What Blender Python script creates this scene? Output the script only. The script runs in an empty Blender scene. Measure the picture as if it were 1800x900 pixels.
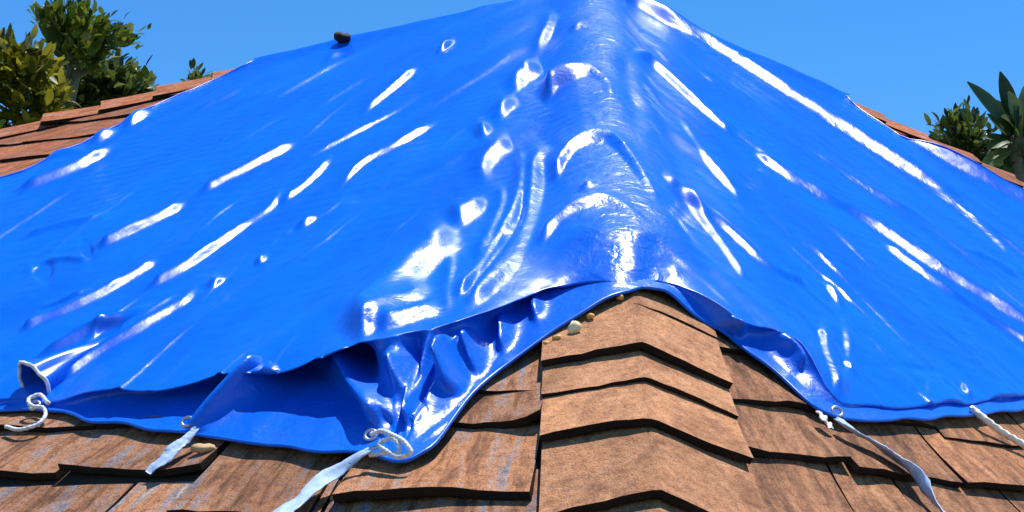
import bpy, math, random
import numpy as np
from mathutils import Matrix, Vector

random.seed(7)
rng = np.random.default_rng(7)
SC = bpy.context.scene
COL = SC.collection

# ------------------------------------------------------------------ camera, world, sun
F_PX = 2686.51                       # focal length in 1800-wide picture units
FW = np.array([0.0, 0.97228101, 0.23381538])
RT = np.array([0.99981951, -0.00444222, 0.01847223])
UP = np.array([-0.01899886, -0.23377318, 0.97210552])
cam_d = bpy.data.cameras.new("camera")
cam = bpy.data.objects.new("camera", cam_d)
COL.objects.link(cam)
cam_d.sensor_width = 36.0
cam_d.lens = F_PX / 1800 * 36
cam_d.clip_start = 0.05
cam_d.clip_end = 3000
M3 = Matrix(((RT[0], UP[0], -FW[0]), (RT[1], UP[1], -FW[1]), (RT[2], UP[2], -FW[2])))
cam.matrix_world = M3.to_4x4()
SC.camera = cam

SUN_EL, SUN_AZ = math.radians(77), math.radians(52)     # azimuth clockwise from +Y (behind the roof)
w = bpy.data.worlds.new("World")
SC.world = w
w.use_nodes = True
nt = w.node_tree
bg = nt.nodes["Background"]
sky = nt.nodes.new("ShaderNodeTexSky")
sky.sky_type = 'NISHITA'
sky.sun_disc = False
sky.sun_elevation = SUN_EL
sky.sun_rotation = SUN_AZ
sky.air_density = 1.0
sky.dust_density = 0.0
sky.ozone_density = 4.0
sky.altitude = 1500
hsv = nt.nodes.new("ShaderNodeHueSaturation")
hsv.inputs["Saturation"].default_value = 1.29
nt.links.new(sky.outputs[0], hsv.inputs["Color"])
nt.links.new(hsv.outputs[0], bg.inputs[0])
bg.inputs[1].default_value = 0.15
sun_d = bpy.data.lights.new("sun", 'SUN')
sun_d.energy = 4.7
sun_d.angle = math.radians(0.5)
sun_d.color = (1.0, 0.97, 0.93)
sun = bpy.data.objects.new("sun", sun_d)
COL.objects.link(sun)
sdir = Vector((math.sin(SUN_AZ) * math.cos(SUN_EL), math.cos(SUN_AZ) * math.cos(SUN_EL), math.sin(SUN_EL)))
sun.rotation_euler = sdir.to_track_quat('Z', 'Y').to_euler()
sun.location = (5, 5, 12)
SC.view_settings.view_transform = 'Standard'
SC.view_settings.look = 'None'
SC.view_settings.exposure = 0.5
SC.view_settings.gamma = 1.0

# ------------------------------------------------------------------ roof geometry (a hip roof: apex and four hips)
A = np.array([0.24343489, 4.65010088, 2.04774896])
HF = np.array([-0.03178744, -1.44465032, -1.0])       # hip towards the viewer
HL = np.array([-3.04215908, -0.2041302, -1.0])
HR = np.array([2.53433539, 0.52429774, -1.0])
HB = np.array([0.05, 1.7, -1.0])
R_EAVE = 2.6
GROUND = -3.4


def unit(v):
    return v / np.linalg.norm(v)


def face_n(a, b):
    n = unit(np.cross(a, b))
    return n if n[2] > 0 else -n


NL, NR = face_n(HF, HL), face_n(HF, HR)
NBL, NBR = face_n(HL, HB), face_n(HR, HB)
HN = unit(NL + NR)


def proj(P):
    d = P @ FW
    return np.stack([900 + F_PX * (P @ RT) / d, 450 - F_PX * (P @ UP) / d], -1)


def ray(px, py):
    return FW + (px - 900) / F_PX * RT - (py - 450) / F_PX * UP


def at(px, py, depth):
    return ray(px, py) * depth


def roof_rt(px, py, H=0.0):
    """roof coordinates (drop r, fraction t along the contour) of the point H above the roof seen at a place"""
    d = ray(px, py)
    best = None
    for s, h, n in ((-1, HL, NL), (1, HR, NR)):
        P = d * ((A @ n + H) / (d @ n)) - H * n - A
        c = np.linalg.lstsq(np.array([HF, h]).T, P, rcond=None)[0]
        r = c[0] + c[1]
        t = c[1] / r
        if best is None or t > best[1]:
            best = (r, t, s * t)
    return best[0], best[2]


def base_pt(r, t):
    r = np.asarray(r, float)[..., None]
    t = np.asarray(t, float)[..., None]
    u = np.abs(t)
    left = np.where(u <= 1, (1 - u) * HF + u * HL, (2 - u) * HL + (u - 1) * HB)
    right = np.where(u <= 1, (1 - u) * HF + u * HR, (2 - u) * HR + (u - 1) * HB)
    return A + r * np.where(t < 0, left, right)


def base_n(r, t, width=0.18):
    """roof normal, blended smoothly over the hips"""
    r = np.maximum(np.asarray(r, float), 0.02)
    t = np.asarray(t, float)
    k = width / (3.2 * r)
    k = np.minimum(k, 0.35)
    ks = np.minimum(k, 0.06 / (3.2 * r))
    a = np.clip(0.5 + 0.5 * t / k, 0, 1)
    a = a * a * (3 - 2 * a)
    n = (1 - a)[..., None] * NL + a[..., None] * NR
    b = np.clip(0.5 + 0.5 * (-t - 1) / ks, 0, 1)
    n = n * (1 - b)[..., None] + b[..., None] * NBL
    b = np.clip(0.5 + 0.5 * (t - 1) / ks, 0, 1)
    n = n * (1 - b)[..., None] + b[..., None] * NBR
    return n / np.linalg.norm(n, axis=-1, keepdims=True)


# ------------------------------------------------------------------ object helpers
WLOC = {}


def tag(o, label=None, cat=None, group=None, kind=None):
    for k, v in (("label", label), ("category", cat), ("group", group), ("kind", kind)):
        if v:
            o[k] = v
    return o


def empty(name, loc, label, cat, group=None):
    o = bpy.data.objects.new(name, None)
    COL.objects.link(o)
    o.empty_display_size = 0.1
    o.location = loc
    WLOC[o.name] = np.array(loc, float)
    return tag(o, label, cat, group)


def mesh_obj(name, V, faces, mat, parent=None, uv=None, smooth=True, origin=None):
    V = np.asarray(V, float)
    c = V.mean(0) if origin is None else np.asarray(origin, float)
    me = bpy.data.meshes.new(name)
    faces = list(faces) if not isinstance(faces, np.ndarray) else faces
    W = V - c
    if isinstance(faces, np.ndarray):
        nv, nf, k = len(W), len(faces), faces.shape[1]
        me.vertices.add(nv)
        me.vertices.foreach_set("co", W.astype(np.float32).ravel())
        me.loops.add(nf * k)
        me.loops.foreach_set("vertex_index", faces.astype(np.int32).ravel())
        me.polygons.add(nf)
        me.polygons.foreach_set("loop_start", (np.arange(nf) * k).astype(np.int32))
        me.update(calc_edges=True)
    else:
        me.from_pydata([tuple(v) for v in W], [], faces)
    if uv is not None:
        lay = me.uv_layers.new(name="UVMap")
        idx = np.empty(len(me.loops), np.int32)
        me.loops.foreach_get("vertex_index", idx)
        lay.data.foreach_set("uv", np.asarray(uv, np.float32)[idx].ravel())
    if smooth:
        me.polygons.foreach_set("use_smooth", np.ones(len(me.polygons), bool))
    me.materials.append(mat)
    me.update()
    o = bpy.data.objects.new(name, me)
    COL.objects.link(o)
    WLOC[o.name] = c
    if parent is not None:
        o.parent = parent
        o.location = c - WLOC[parent.name]
    else:
        o.location = c
    return o


def grid_faces(nr, nc, off=0):
    i = np.arange(nr - 1)[:, None] * nc + np.arange(nc - 1)[None, :] + off
    return np.stack([i, i + 1, i + nc + 1, i + nc], -1).reshape(-1, 4)


def tube(path, rad, seg=8, closed=False, strand=0.0):
    """a round tube along a path; rad may be one number or one per point"""
    P = np.asarray(path, float)
    n = len(P)
    rad = np.broadcast_to(np.asarray(rad, float), (n,))
    T = np.gradient(P, axis=0)
    if closed:
        T = np.roll(P, -1, 0) - np.roll(P, 1, 0)
    T /= np.linalg.norm(T, axis=1, keepdims=True) + 1e-9
    ref = np.array([0.1, 0.2, 1.0])
    N = np.empty_like(P)
    cur = np.cross(T[0], ref)
    for i in range(n):
        cur = cur - T[i] * (cur @ T[i])
        cur /= np.linalg.norm(cur) + 1e-9
        N[i] = cur
    B = np.cross(T, N)
    a = np.linspace(0, 2 * np.pi, seg, endpoint=False)
    rad = rad[:, None] * (1 + strand * np.cos(3 * (a[None, :] + 0.55 * np.arange(n)[:, None])))
    V = P[:, None, :] + rad[:, :, None] * (np.cos(a)[None, :, None] * N[:, None, :] + np.sin(a)[None, :, None] * B[:, None, :])
    V = V.reshape(-1, 3)
    fs = []
    m = n if closed else n - 1
    for i in range(m):
        j = (i + 1) % n
        for k in range(seg):
            l = (k + 1) % seg
            fs.append((i * seg + k, i * seg + l, j * seg + l, j * seg + k))
    if not closed:
        fs.append(tuple(range(seg))[::-1])
        fs.append(tuple((n - 1) * seg + k for k in range(seg)))
    return V, fs


def smooth_path(pts, n):
    pts = np.asarray(pts, float)
    d = np.r_[0, np.cumsum(np.linalg.norm(np.diff(pts, axis=0), axis=1))]
    m = np.gradient(pts, d, axis=0)
    q = np.linspace(0, d[-1], n)
    i = np.clip(np.searchsorted(d, q, side='right') - 1, 0, len(d) - 2)
    h = (d[i + 1] - d[i])[:, None]
    x = ((q - d[i])[:, None]) / h
    return ((2 * x**3 - 3 * x**2 + 1) * pts[i] + (x**3 - 2 * x**2 + x) * h * m[i]
            + (-2 * x**3 + 3 * x**2) * pts[i + 1] + (x**3 - x**2) * h * m[i + 1])


# ------------------------------------------------------------------ materials
def new_mat(name):
    m = bpy.data.materials.new(name)
    m.use_nodes = True
    return m, m.node_tree, m.node_tree.nodes["Principled BSDF"]


def N(t, typ, **kw):
    n = t.nodes.new(typ)
    for k, v in kw.items():
        if k in n.inputs.keys():
            n.inputs[k].default_value = v
        else:
            setattr(n, k, v)
    return n


def ramp(t, src, stops):
    n = t.nodes.new("ShaderNodeValToRGB")
    e = n.color_ramp.elements
    while len(e) < len(stops):
        e.new(0.5)
    for el, (p, c) in zip(e, stops):
        el.position = p
        el.color = (*c, 1)
    t.links.new(src, n.inputs[0])
    return n.outputs[0]


def mix(t, fac, a, b, mode='MIX'):
    n = t.nodes.new("ShaderNodeMix")
    n.data_type = 'RGBA'
    n.blend_type = mode
    for s, v in ((n.inputs[0], fac), (n.inputs[6], a), (n.inputs[7], b)):
        if isinstance(v, (int, float)):
            s.default_value = v
        elif isinstance(v, tuple):
            s.default_value = (*v, 1)
        else:
            t.links.new(v, s)
    return n.outputs[2]


def uvmap(t, sx=1, sy=1, kind="UV"):
    tc = t.nodes.new("ShaderNodeTexCoord")
    mp = t.nodes.new("ShaderNodeMapping")
    mp.inputs["Scale"].default_value = (sx, sy, sx if kind != "UV" else 1)
    t.links.new(tc.outputs[kind], mp.inputs[0])
    return mp.outputs[0]


def noise(t, vec, scale, detail=3, rough=0.5, dist=0.0):
    n = N(t, "ShaderNodeTexNoise", Scale=scale, Detail=detail, Roughness=rough, Distortion=dist)
    t.links.new(vec, n.inputs["Vector"])
    return n.outputs[0]


def tarp_material():
    m, t, b = new_mat("tarp_sheet")
    v = uvmap(t)
    # faint fading of the woven film, broad soft patches
    c = ramp(t, noise(t, uvmap(t, 3, 1.2), 1.5, 4, 0.6), [(0.3, (0.0005, 0.10, 0.60)), (0.7, (0.001, 0.14, 0.74))])
    fade = ramp(t, noise(t, uvmap(t, 5, 1.5), 6, 6, 0.7), [(0.35, (0.86, 0.88, 0.90)), (0.6, (1, 1, 1)), (0.75, (1.06, 1.06, 1.03))])
    c = mix(t, 0.8, c, fade, 'MULTIPLY')
    dust = ramp(t, noise(t, uvmap(t, 1, 1), 38, 6, 0.75), [(0.62, (0, 0, 0)), (0.74, (1, 1, 1))])
    md = N(t, "ShaderNodeMath", operation='MULTIPLY')
    t.links.new(dust, md.inputs[0])
    md.inputs[1].default_value = 0.10
    c = mix(t, md.outputs[0], c, (0.30, 0.36, 0.48))
    t.links.new(c, b.inputs["Base Color"])
    rr = ramp(t, noise(t, uvmap(t, 2.2, 0.8), 3.0, 4, 0.6), [(0.3, (0.27,) * 3), (0.7, (0.37,) * 3)])
    t.links.new(rr, b.inputs["Roughness"])
    # the drawn tapes of the sheet scatter more along the pull than across it
    at_ = t.nodes.new("ShaderNodeAttribute")
    at_.attribute_name = "tape_lay"
    am = N(t, "ShaderNodeMath", operation='MULTIPLY')
    t.links.new(at_.outputs["Fac"], am.inputs[0])
    am.inputs[1].default_value = 0.62
    t.links.new(am.outputs[0], b.inputs["Anisotropic"])
    atn = t.nodes.new("ShaderNodeAttribute")
    atn.attribute_name = "tape_turn"
    ar = N(t, "ShaderNodeMath", operation='ADD')
    ar.inputs[1].default_value = 0.25
    t.links.new(atn.outputs["Fac"], ar.inputs[0])
    t.links.new(ar.outputs[0], b.inputs["Anisotropic Rotation"])
    tg = t.nodes.new("ShaderNodeTangent")
    tg.direction_type = 'UV_MAP'
    tg.uv_map = "UVMap"
    t.links.new(tg.outputs[0], b.inputs["Tangent"])
    b.inputs["IOR"].default_value = 1.46
    b.inputs["Specular IOR Level"].default_value = 0.5
    # crinkles of the film and its weave
    n1 = noise(t, uvmap(t, 1, 0.35), 26, 4, 0.55, 0.6)
    n2 = noise(t, v, 70, 3, 0.5)
    bm1 = N(t, "ShaderNodeBump", Strength=0.11, Distance=0.012)
    al = t.nodes.new("ShaderNodeAttribute")
    al.attribute_name = "tape_lay"
    m1 = N(t, "ShaderNodeMath", operation='MULTIPLY')
    m1.inputs[1].default_value = 0.15
    t.links.new(al.outputs["Fac"], m1.inputs[0])
    t.links.new(m1.outputs[0], bm1.inputs["Strength"])
    t.links.new(n1, bm1.inputs["Height"])
    bm2 = N(t, "ShaderNodeBump", Strength=0.15, Distance=0.003)
    t.links.new(n2, bm2.inputs["Height"])
    m2 = N(t, "ShaderNodeMath", operation='MULTIPLY')
    m2.inputs[1].default_value = 0.15
    t.links.new(al.outputs["Fac"], m2.inputs[0])
    t.links.new(m2.outputs[0], bm2.inputs["Strength"])
    t.links.new(bm1.outputs[0], bm2.inputs["Normal"])
    ac = t.nodes.new("ShaderNodeAttribute")
    ac.attribute_name = "crumple"
    ma = N(t, "ShaderNodeMath", operation='MULTIPLY')
    t.links.new(ac.outputs["Fac"], ma.inputs[0])
    ma.inputs[1].default_value = 0.5
    bm3 = N(t, "ShaderNodeBump", Strength=0.3, Distance=0.012)
    t.links.new(ma.outputs[0], bm3.inputs["Strength"])
    t.links.new(noise(t, uvmap(t, kind="Object"), 30, 3, 0.55, 0.5), bm3.inputs["Height"])
    t.links.new(bm2.outputs[0], bm3.inputs["Normal"])
    t.links.new(bm3.outputs[0], b.inputs["Normal"])
    return m


def shingle_material(name, stops, streak, granule=1.0):
    m, t, b = new_mat(name)
    oi = t.nodes.new("ShaderNodeObjectInfo")
    tc = t.nodes.new("ShaderNodeTexCoord")
    add = N(t, "ShaderNodeVectorMath", operation='ADD')
    t.links.new(tc.outputs["UV"], add.inputs[0])
    mul = N(t, "ShaderNodeMath", operation='MULTIPLY')
    t.links.new(oi.outputs["Random"], mul.inputs[0])
    mul.inputs[1].default_value = 37.0
    t.links.new(mul.outputs[0], add.inputs[1])
    mp = N(t, "ShaderNodeMapping")
    mp.inputs["Scale"].default_value = (1, streak, 1)
    t.links.new(add.outputs[0], mp.inputs[0])
    grain = noise(t, mp.outputs[0], 42, 5, 0.62, 0.4)
    col = ramp(t, grain, stops)
    # mineral granules
    g = noise(t, add.outputs[0], 330, 2, 0.6)
    gr = ramp(t, g, [(0.30, (0.45, 0.40, 0.38)), (0.52, (1, 1, 1)), (0.72, (1.45, 1.4, 1.3))])
    col = mix(t, 0.75 * granule, col, gr, 'MULTIPLY')
    g2 = noise(t, add.outputs[0], 75, 3, 0.65)
    gr2 = ramp(t, g2, [(0.32, (0.45, 0.38, 0.35)), (0.5, (1, 1, 1)), (0.72, (1.4, 1.32, 1.05))])
    col = mix(t, 0.7 * granule, col, gr2, 'MULTIPLY')
    st = noise(t, add.outputs[0], 7.5, 4, 0.6, 0.8)
    col = mix(t, 0.8, col, ramp(t, st, [(0.34, (0.62, 0.58, 0.56)), (0.5, (1, 1, 1)), (0.7, (1.12, 1.08, 1.0))]), 'MULTIPLY')
    # each shingle a shade of its own
    sh = ramp(t, oi.outputs["Random"], [(0.0, (0.80, 0.78, 0.78)), (0.5, (1, 0.98, 0.96)), (1.0, (1.12, 1.05, 0.98))])
    col = mix(t, 1.0, col, sh, 'MULTIPLY')
    t.links.new(col, b.inputs["Base Color"])
    b.inputs["Roughness"].default_value = 0.9
    b.inputs["Specular IOR Level"].default_value = 0.2
    b1 = N(t, "ShaderNodeBump", Strength=0.8, Distance=0.003)
    t.links.new(g, b1.inputs["Height"])
    b2 = N(t, "ShaderNodeBump", Strength=0.7, Distance=0.006)
    t.links.new(grain, b2.inputs["Height"])
    t.links.new(b1.outputs[0], b2.inputs["Normal"])
    t.links.new(b2.outputs[0], b.inputs["Normal"])
    return m


def plain(name, col, rough=0.6, spec=0.4, var=0.25, scale=30):
    m, t, b = new_mat(name)
    v = uvmap(t, kind="Object")
    c = ramp(t, noise(t, v, scale, 4), [(0.3, tuple(x * (1 - var) for x in col)), (0.7, tuple(min(1, x * (1 + var)) for x in col))])
    t.links.new(c, b.inputs["Base Color"])
    b.inputs["Roughness"].default_value = rough
    b.inputs["Specular IOR Level"].default_value = spec
    return m


def leaf_material(name, dark, light, yellow):
    m, t, b = new_mat(name)
    g = t.nodes.new("ShaderNodeNewGeometry")
    oi = t.nodes.new("ShaderNodeObjectInfo")
    ad = N(t, "ShaderNodeMath", operation='ADD')
    t.links.new(g.outputs["Random Per Island"], ad.inputs[0])
    t.links.new(oi.outputs["Random"], ad.inputs[1])
    fr = N(t, "ShaderNodeMath", operation='FRACT')
    t.links.new(ad.outputs[0], fr.inputs[0])
    c = ramp(t, fr.outputs[0], [(0.0, dark), (0.55, light), (0.9, yellow)])
    c2 = mix(t, 0.5, c, ramp(t, noise(t, uvmap(t, kind="Object"), 9, 3), [(0.3, (0.6, 0.6, 0.5)), (0.7, (1.3, 1.25, 1.0))]), 'MULTIPLY')
    t.links.new(c2, b.inputs["Base Color"])
    b.inputs["Roughness"].default_value = 0.45
    b.inputs["Specular IOR Level"].default_value = 0.35
    tr = t.nodes.new("ShaderNodeBsdfTranslucent")
    t.links.new(c2, tr.inputs[0])
    ms = t.nodes.new("ShaderNodeMixShader")
    ms.inputs[0].default_value = 0.32
    out = t.nodes["Material Output"]
    t.links.new(b.outputs[0], ms.inputs[1])
    t.links.new(tr.outputs[0], ms.inputs[2])
    t.links.new(ms.outputs[0], out.inputs[0])
    return m


M_TARP = tarp_material()
M_SHIN_L = shingle_material("weathered_shingle", [(0.26, (0.07, 0.04, 0.032)), (0.40, (0.20, 0.095, 0.05)), (0.50, (0.37, 0.175, 0.085)),
                                                  (0.57, (0.34, 0.20, 0.14)), (0.65, (0.19, 0.20, 0.25)), (0.75, (0.52, 0.33, 0.21))], 0.15, 0.85)
M_SHIN_R = shingle_material("brown_shingle", [(0.28, (0.11, 0.05, 0.03)), (0.42, (0.22, 0.105, 0.053)), (0.55, (0.36, 0.17, 0.085)), (0.75, (0.47, 0.255, 0.14))], 0.2, 0.85)
M_CAP = shingle_material("ridge_shingle", [(0.25, (0.36, 0.17, 0.078)), (0.5, (0.47, 0.228, 0.112)), (0.75, (0.57, 0.30, 0.158))], 0.8, 0.75)
M_CAP_FAR = shingle_material("sunburnt_ridge_shingle", [(0.25, (0.17, 0.055, 0.02)), (0.48, (0.40, 0.13, 0.045)), (0.62, (0.34, 0.17, 0.13)), (0.78, (0.58, 0.33, 0.15))], 0.5)
M_EDGE = plain("bitumen_edge", (0.022, 0.015, 0.012), 0.95, 0.1)
M_DECK = plain("roof_felt", (0.05, 0.035, 0.028), 0.95, 0.1)
M_WALL = plain("stucco_wall", (0.55, 0.48, 0.38), 0.9, 0.2, 0.08, 12)
M_FASCIA = plain("painted_board", (0.62, 0.58, 0.52), 0.6, 0.3, 0.08)
M_STRAP = plain("pale_strap", (0.42, 0.54, 0.74), 0.45, 0.5, 0.22, 60)
M_ROPE = plain("white_rope", (0.68, 0.67, 0.66), 0.85, 0.2, 0.25, 150)
M_CREAM = plain("cream_strap", (0.80, 0.72, 0.58), 0.55, 0.4, 0.12, 60)
M_METAL = plain("grommet_metal", (0.45, 0.45, 0.47), 0.35, 0.5, 0.1)
M_METAL.node_tree.nodes["Principled BSDF"].inputs["Metallic"].default_value = 0.9
M_PEBBLE = plain("pale_stone", (0.80, 0.68, 0.38), 0.7, 0.3, 0.2, 90)
M_AMBER = plain("amber_stone", (0.62, 0.33, 0.07), 0.6, 0.4, 0.3, 90)
M_DARK = plain("dark_lump", (0.018, 0.013, 0.012), 0.8, 0.3, 0.4, 40)
M_CHIP = plain("tan_chip", (0.52, 0.33, 0.17), 0.8, 0.3, 0.25, 70)
M_BARK = plain("bark", (0.16, 0.13, 0.075), 0.9, 0.2, 0.4, 8)
M_LEAF_PLUME = leaf_material("plume_leaf", (0.025, 0.05, 0.008), (0.11, 0.16, 0.014), (0.20, 0.21, 0.025))
M_LEAF_DARK = leaf_material("dark_leaf", (0.012, 0.026, 0.006), (0.045, 0.08, 0.016), (0.17, 0.20, 0.05))
M_LEAF_YEL = leaf_material("yellowing_leaf", (0.03, 0.04, 0.005), (0.15, 0.15, 0.008), (0.42, 0.36, 0.035))
M_LEAF_PALM = leaf_material("spear_leaf", (0.022, 0.045, 0.010), (0.075, 0.125, 0.028), (0.15, 0.19, 0.06))
M_GROUND = plain("dry_lawn", (0.10, 0.11, 0.045), 0.95, 0.1, 0.4, 0.6)

# ------------------------------------------------------------------ ground
gs = 1500.0
mesh_obj("ground", [(-gs, -gs, GROUND), (gs, -gs, GROUND), (gs, gs, GROUND), (-gs, gs, GROUND)], [(0, 1, 2, 3)], M_GROUND, smooth=False)["kind"] = "structure"

# ------------------------------------------------------------------ house
house = empty("house", (A[0], A[1], GROUND), "house with a brown shingled hip roof half covered by the blue tarp", "house")


def slab(quad_top, n, th):
    T = np.asarray(quad_top, float)
    Bt = T - n * th
    k = len(T)
    V = np.vstack([T, Bt])
    fs = [tuple(range(k)), tuple(range(2 * k - 1, k - 1, -1))]
    for i in range(k):
        j = (i + 1) % k
        fs.append((i, i + k, j + k, j))
    return V, fs


slopes = []
for a, b, n in ((HF, HL, NL), (HR, HF, NR), (HL, HB, NBL), (HB, HR, NBR)):
    tri = [A + 0.003 * (a + b), A + R_EAVE * a, A + R_EAVE * b]
    V, fs = slab(tri, n, 0.02)
    slopes.append(mesh_obj("roof_slope", V, fs, M_DECK, house, smooth=False))
SLOPE_L, SLOPE_R = slopes[0], slopes[1]
cor = [A + R_EAVE * h for h in (HF, HR, HB, HL)]
inset = [A + (R_EAVE - 0.22) * h for h in (HF, HR, HB, HL)]
for i in range(4):
    p, q = cor[i], cor[(i + 1) % 4]
    e = unit(q - p)
    o = np.array([e[1], -e[0], 0])
    V, fs = slab([p + (0, 0, -0.03), q + (0, 0, -0.03), q + (0, 0, -0.21), p + (0, 0, -0.21)], o, 0.022)
    mesh_obj("fascia_board", V, fs, M_FASCIA, house, smooth=False)
    p, q = inset[i].copy(), inset[(i + 1) % 4].copy()
    p[2] = q[2] = A[2] - R_EAVE - 0.05
    V, fs = slab([p, q, [q[0], q[1], GROUND], [p[0], p[1], GROUND]], o, 0.15)
    mesh_obj("wall", V, fs, M_WALL, house, smooth=False)

EAVE_L, EAVE_R = float(np.linalg.norm(HL - HF)), float(np.linalg.norm(HR - HF))


def edge_slot(ob, ntop):
    """the cut edges and the underside of a shingle are dark bitumen"""
    ob.data.materials.append(M_EDGE)
    for p in ob.data.polygons:
        if p.index >= ntop:
            p.material_index = 1


# places of the tarp's outline on the roof (drop r at fraction t), also used for the tarp itself
HEM_PTS = [(-150, 735), (60, 722), (160, 740), (300, 757), (500, 785), (655, 802), (715, 808), (760, 786), (830, 692), (920, 618), (1060, 522), (1130, 499),
           (1215, 537), (1335, 632), (1430, 715), (1470, 742), (1600, 743), (1800, 724), (1950, 705)]
_h = np.array(sorted([roof_rt(x, y, 0.025)[::-1] for x, y in HEM_PTS]))
_le = np.array([(0.0, -1.4), (0.33, -1.1), (0.365, -.95)] + [roof_rt(x, y, 0.03) for x, y in ((340, 152), (240, 203), (150, 247), (40, 298), (-120, 352))] + [(1.75, -0.36)])
_re = np.array([(0.0, 1.4), (0.33, 1.1), (0.355, .93)] + [roof_rt(x, y, 0.03) for x, y in ((1580, 232), (1700, 299), (1800, 355), (1900, 420))] + [(1.7, 0.40)])


def under_tarp(r, t):
    return (r < np.interp(t, _h[:, 0], _h[:, 1]) - 0.03 and t > np.interp(r, _le[:, 0], _le[:, 1]) + 0.06 / (3.2 * r)
            and t < np.interp(r, _re[:, 0], _re[:, 1]) - 0.06 / (3.2 * r))


def shingle(side, t0, t1, r_edge, expo, lift=0.014, thick=0.009, mat=None, skew=0.0, wav=1.0, far=None, sink=None):
    """one shingle tab: t0..t1 along the course, its butt edge at r_edge, its head tucked under the course above"""
    if r_edge > 1.55:
        r_edge += 0.022
    nc, nr = (9, 5) if sink is None else (4, 3)
    if all(under_tarp(r_edge, side * q) for q in (t0, (t0 + t1) / 2, t1)):
        return None
    n = NL if side < 0 else NR
    el = EAVE_L if side < 0 else EAVE_R
    sl = 1.68 if side < 0 else 1.507
    ph = rng.uniform(0, 6.28, 3)
    tt = np.linspace(t0, t1, nc)
    x = np.linspace(0, 1, nc)
    edge = r_edge + skew * (x - 0.5) + wav * (0.0022 * np.sin(5 * x + ph[0]) + 0.0013 * np.sin(13 * x + ph[1])) + wav * rng.normal(0, 0.0008, nc)
    lift = lift if far is None else lift + (far - lift) * x
    curl = lift * (1 + 0.35 * np.sin(4 * x + ph[2]) * wav)
    top, bot = [], []
    uv = []
    for j in range(nr):
        f = j / (nr - 1)
        rr = (r_edge - expo * 1.12) * (1 - f) + edge * f
        rise = 0.004 + curl * f**1.6
        side_in = 0.0
        P = base_pt(rr, side * tt) + n * rise[:, None]
        top.append(P)
        bot.append(P - n * (thick if f > 0 else 0.002))
        uv.append(np.stack([tt * el * r_edge, rr * sl], -1))
    V = np.vstack(top + bot)
    U = np.vstack(uv + uv)
    g = grid_faces(nr, nc)
    fs = [tuple(q) for q in g] + [tuple(q[::-1] + nr * nc) for q in g]
    o = nr * nc
    loop = list(range(nc)) + [nc * k + nc - 1 for k in range(1, nr)] + [nc * (nr - 1) + k for k in range(nc - 2, -1, -1)] + [nc * k for k in range(nr - 2, 0, -1)]
    for i, p in enumerate(loop):
        q = loop[(i + 1) % len(loop)]
        fs.append((p, p + o, q + o, q))
    if side > 0:
        fs = [f[::-1] for f in fs]
    if sink is not None:
        sink.append((V, fs, U, (nr - 1) * (nc - 1)))
        return None
    ob = mesh_obj("shingle", V, fs, mat, SLOPE_L if side < 0 else SLOPE_R, U, smooth=False)
    edge_slot(ob, (nr - 1) * (nc - 1))
    return ob


def course(side, r_edge, expo, joints, mat, lift=0.014, thick=0.009, gap=0.0012, jit=0.0):
    for a, b in zip(joints[:-1], joints[1:]):
        shingle(side, a + gap / 2, b - gap / 2, r_edge + rng.uniform(-jit, jit), expo, lift * rng.uniform(0.85, 1.2), thick, mat)


# left slope, near courses (as in the picture: a curled thick course by the hip caps, a straight one further left)
def joints(a, b, step):
    out = [a]
    while out[-1] < b:
        out.append(out[-1] + step * rng.uniform(0.8, 1.25))
    return out


course(-1, 1.60, 0.10, joints(0.0255, 0.30, 0.050), M_SHIN_L, 0.008)
course(-1, 1.700, 0.10, [0.0255, 0.062, 0.11, 0.16, 0.215, 0.27, 0.32], M_SHIN_L, 0.010)
for a, b, r, l, th in ((0.0255, 0.0555, 1.762, 0.026, 0.012), (0.0555, 0.108, 1.742, 0.012, 0.009), (0.108, 0.16, 1.742, 0.015, 0.010), (0.16, 0.22, 1.742, 0.015, 0.01), (0.22, 0.30, 1.745, 0.015, 0.01)):
    shingle(-1, a, b - 0.001, r, 0.10, l, th, M_SHIN_L, far=0.006 if a < 0.03 else None)
for a, b, r, l, th in ((0.0262, 0.0725, 1.882, 0.030, 0.014), (0.0725, 0.0765, 1.868, 0.020, 0.012), (0.0765, 0.112, 1.905, 0.016, 0.01), (0.112, 0.155, 1.829, 0.020, 0.012), (0.155, 0.21, 1.831, 0.018, 0.012), (0.21, 0.28, 1.832, 0.018, 0.012)):
    if b - a > 0.01:
        shingle(-1, a, b - 0.001, r, 0.115 if r < 1.9 else 0.17, l, th, M_SHIN_L, far=0.018 if a < 0.03 else None)
course(-1, 1.975, 0.125, joints(0.024, 0.30, 0.048), M_SHIN_L, 0.018, jit=0.006)
for k in range(1, 6):
    course(-1, 1.975 + 0.11 * k, 0.11, joints(0.022, 0.26, 0.046), M_SHIN_L, 0.016)
# right slope, near courses
course(1, 1.60, 0.10, joints(0.027, 0.26, 0.05), M_SHIN_R, 0.009)
for a, b, r, l, th in ((0.027, 0.0685, 1.703, 0.012, 0.010), (0.0685, 0.120, 1.700, 0.006, 0.008), (0.120, 0.172, 1.716, 0.006, 0.008), (0.172, 0.23, 1.705, 0.006, 0.008)):
    shingle(1, a, b - 0.001, r, 0.10, l, th, M_SHIN_R)
for a, b, r, l, th in ((0.0275, 0.0665, 1.798, 0.019, 0.011), (0.0665, 0.110, 1.812, 0.017, 0.011), (0.110, 0.168, 1.815, 0.017, 0.011), (0.168, 0.23, 1.815, 0.017, 0.01)):
    shingle(1, a, b - 0.001, r, 0.105, l, th, M_SHIN_R)
for a, b in ((0.026, 0.060), (0.060, 0.083), (0.083, 0.128), (0.128, 0.18), (0.18, 0.23)):
    shingle(1, a, b - 0.001, 1.915, 0.115, 0.016, 0.01, M_SHIN_R)
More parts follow.
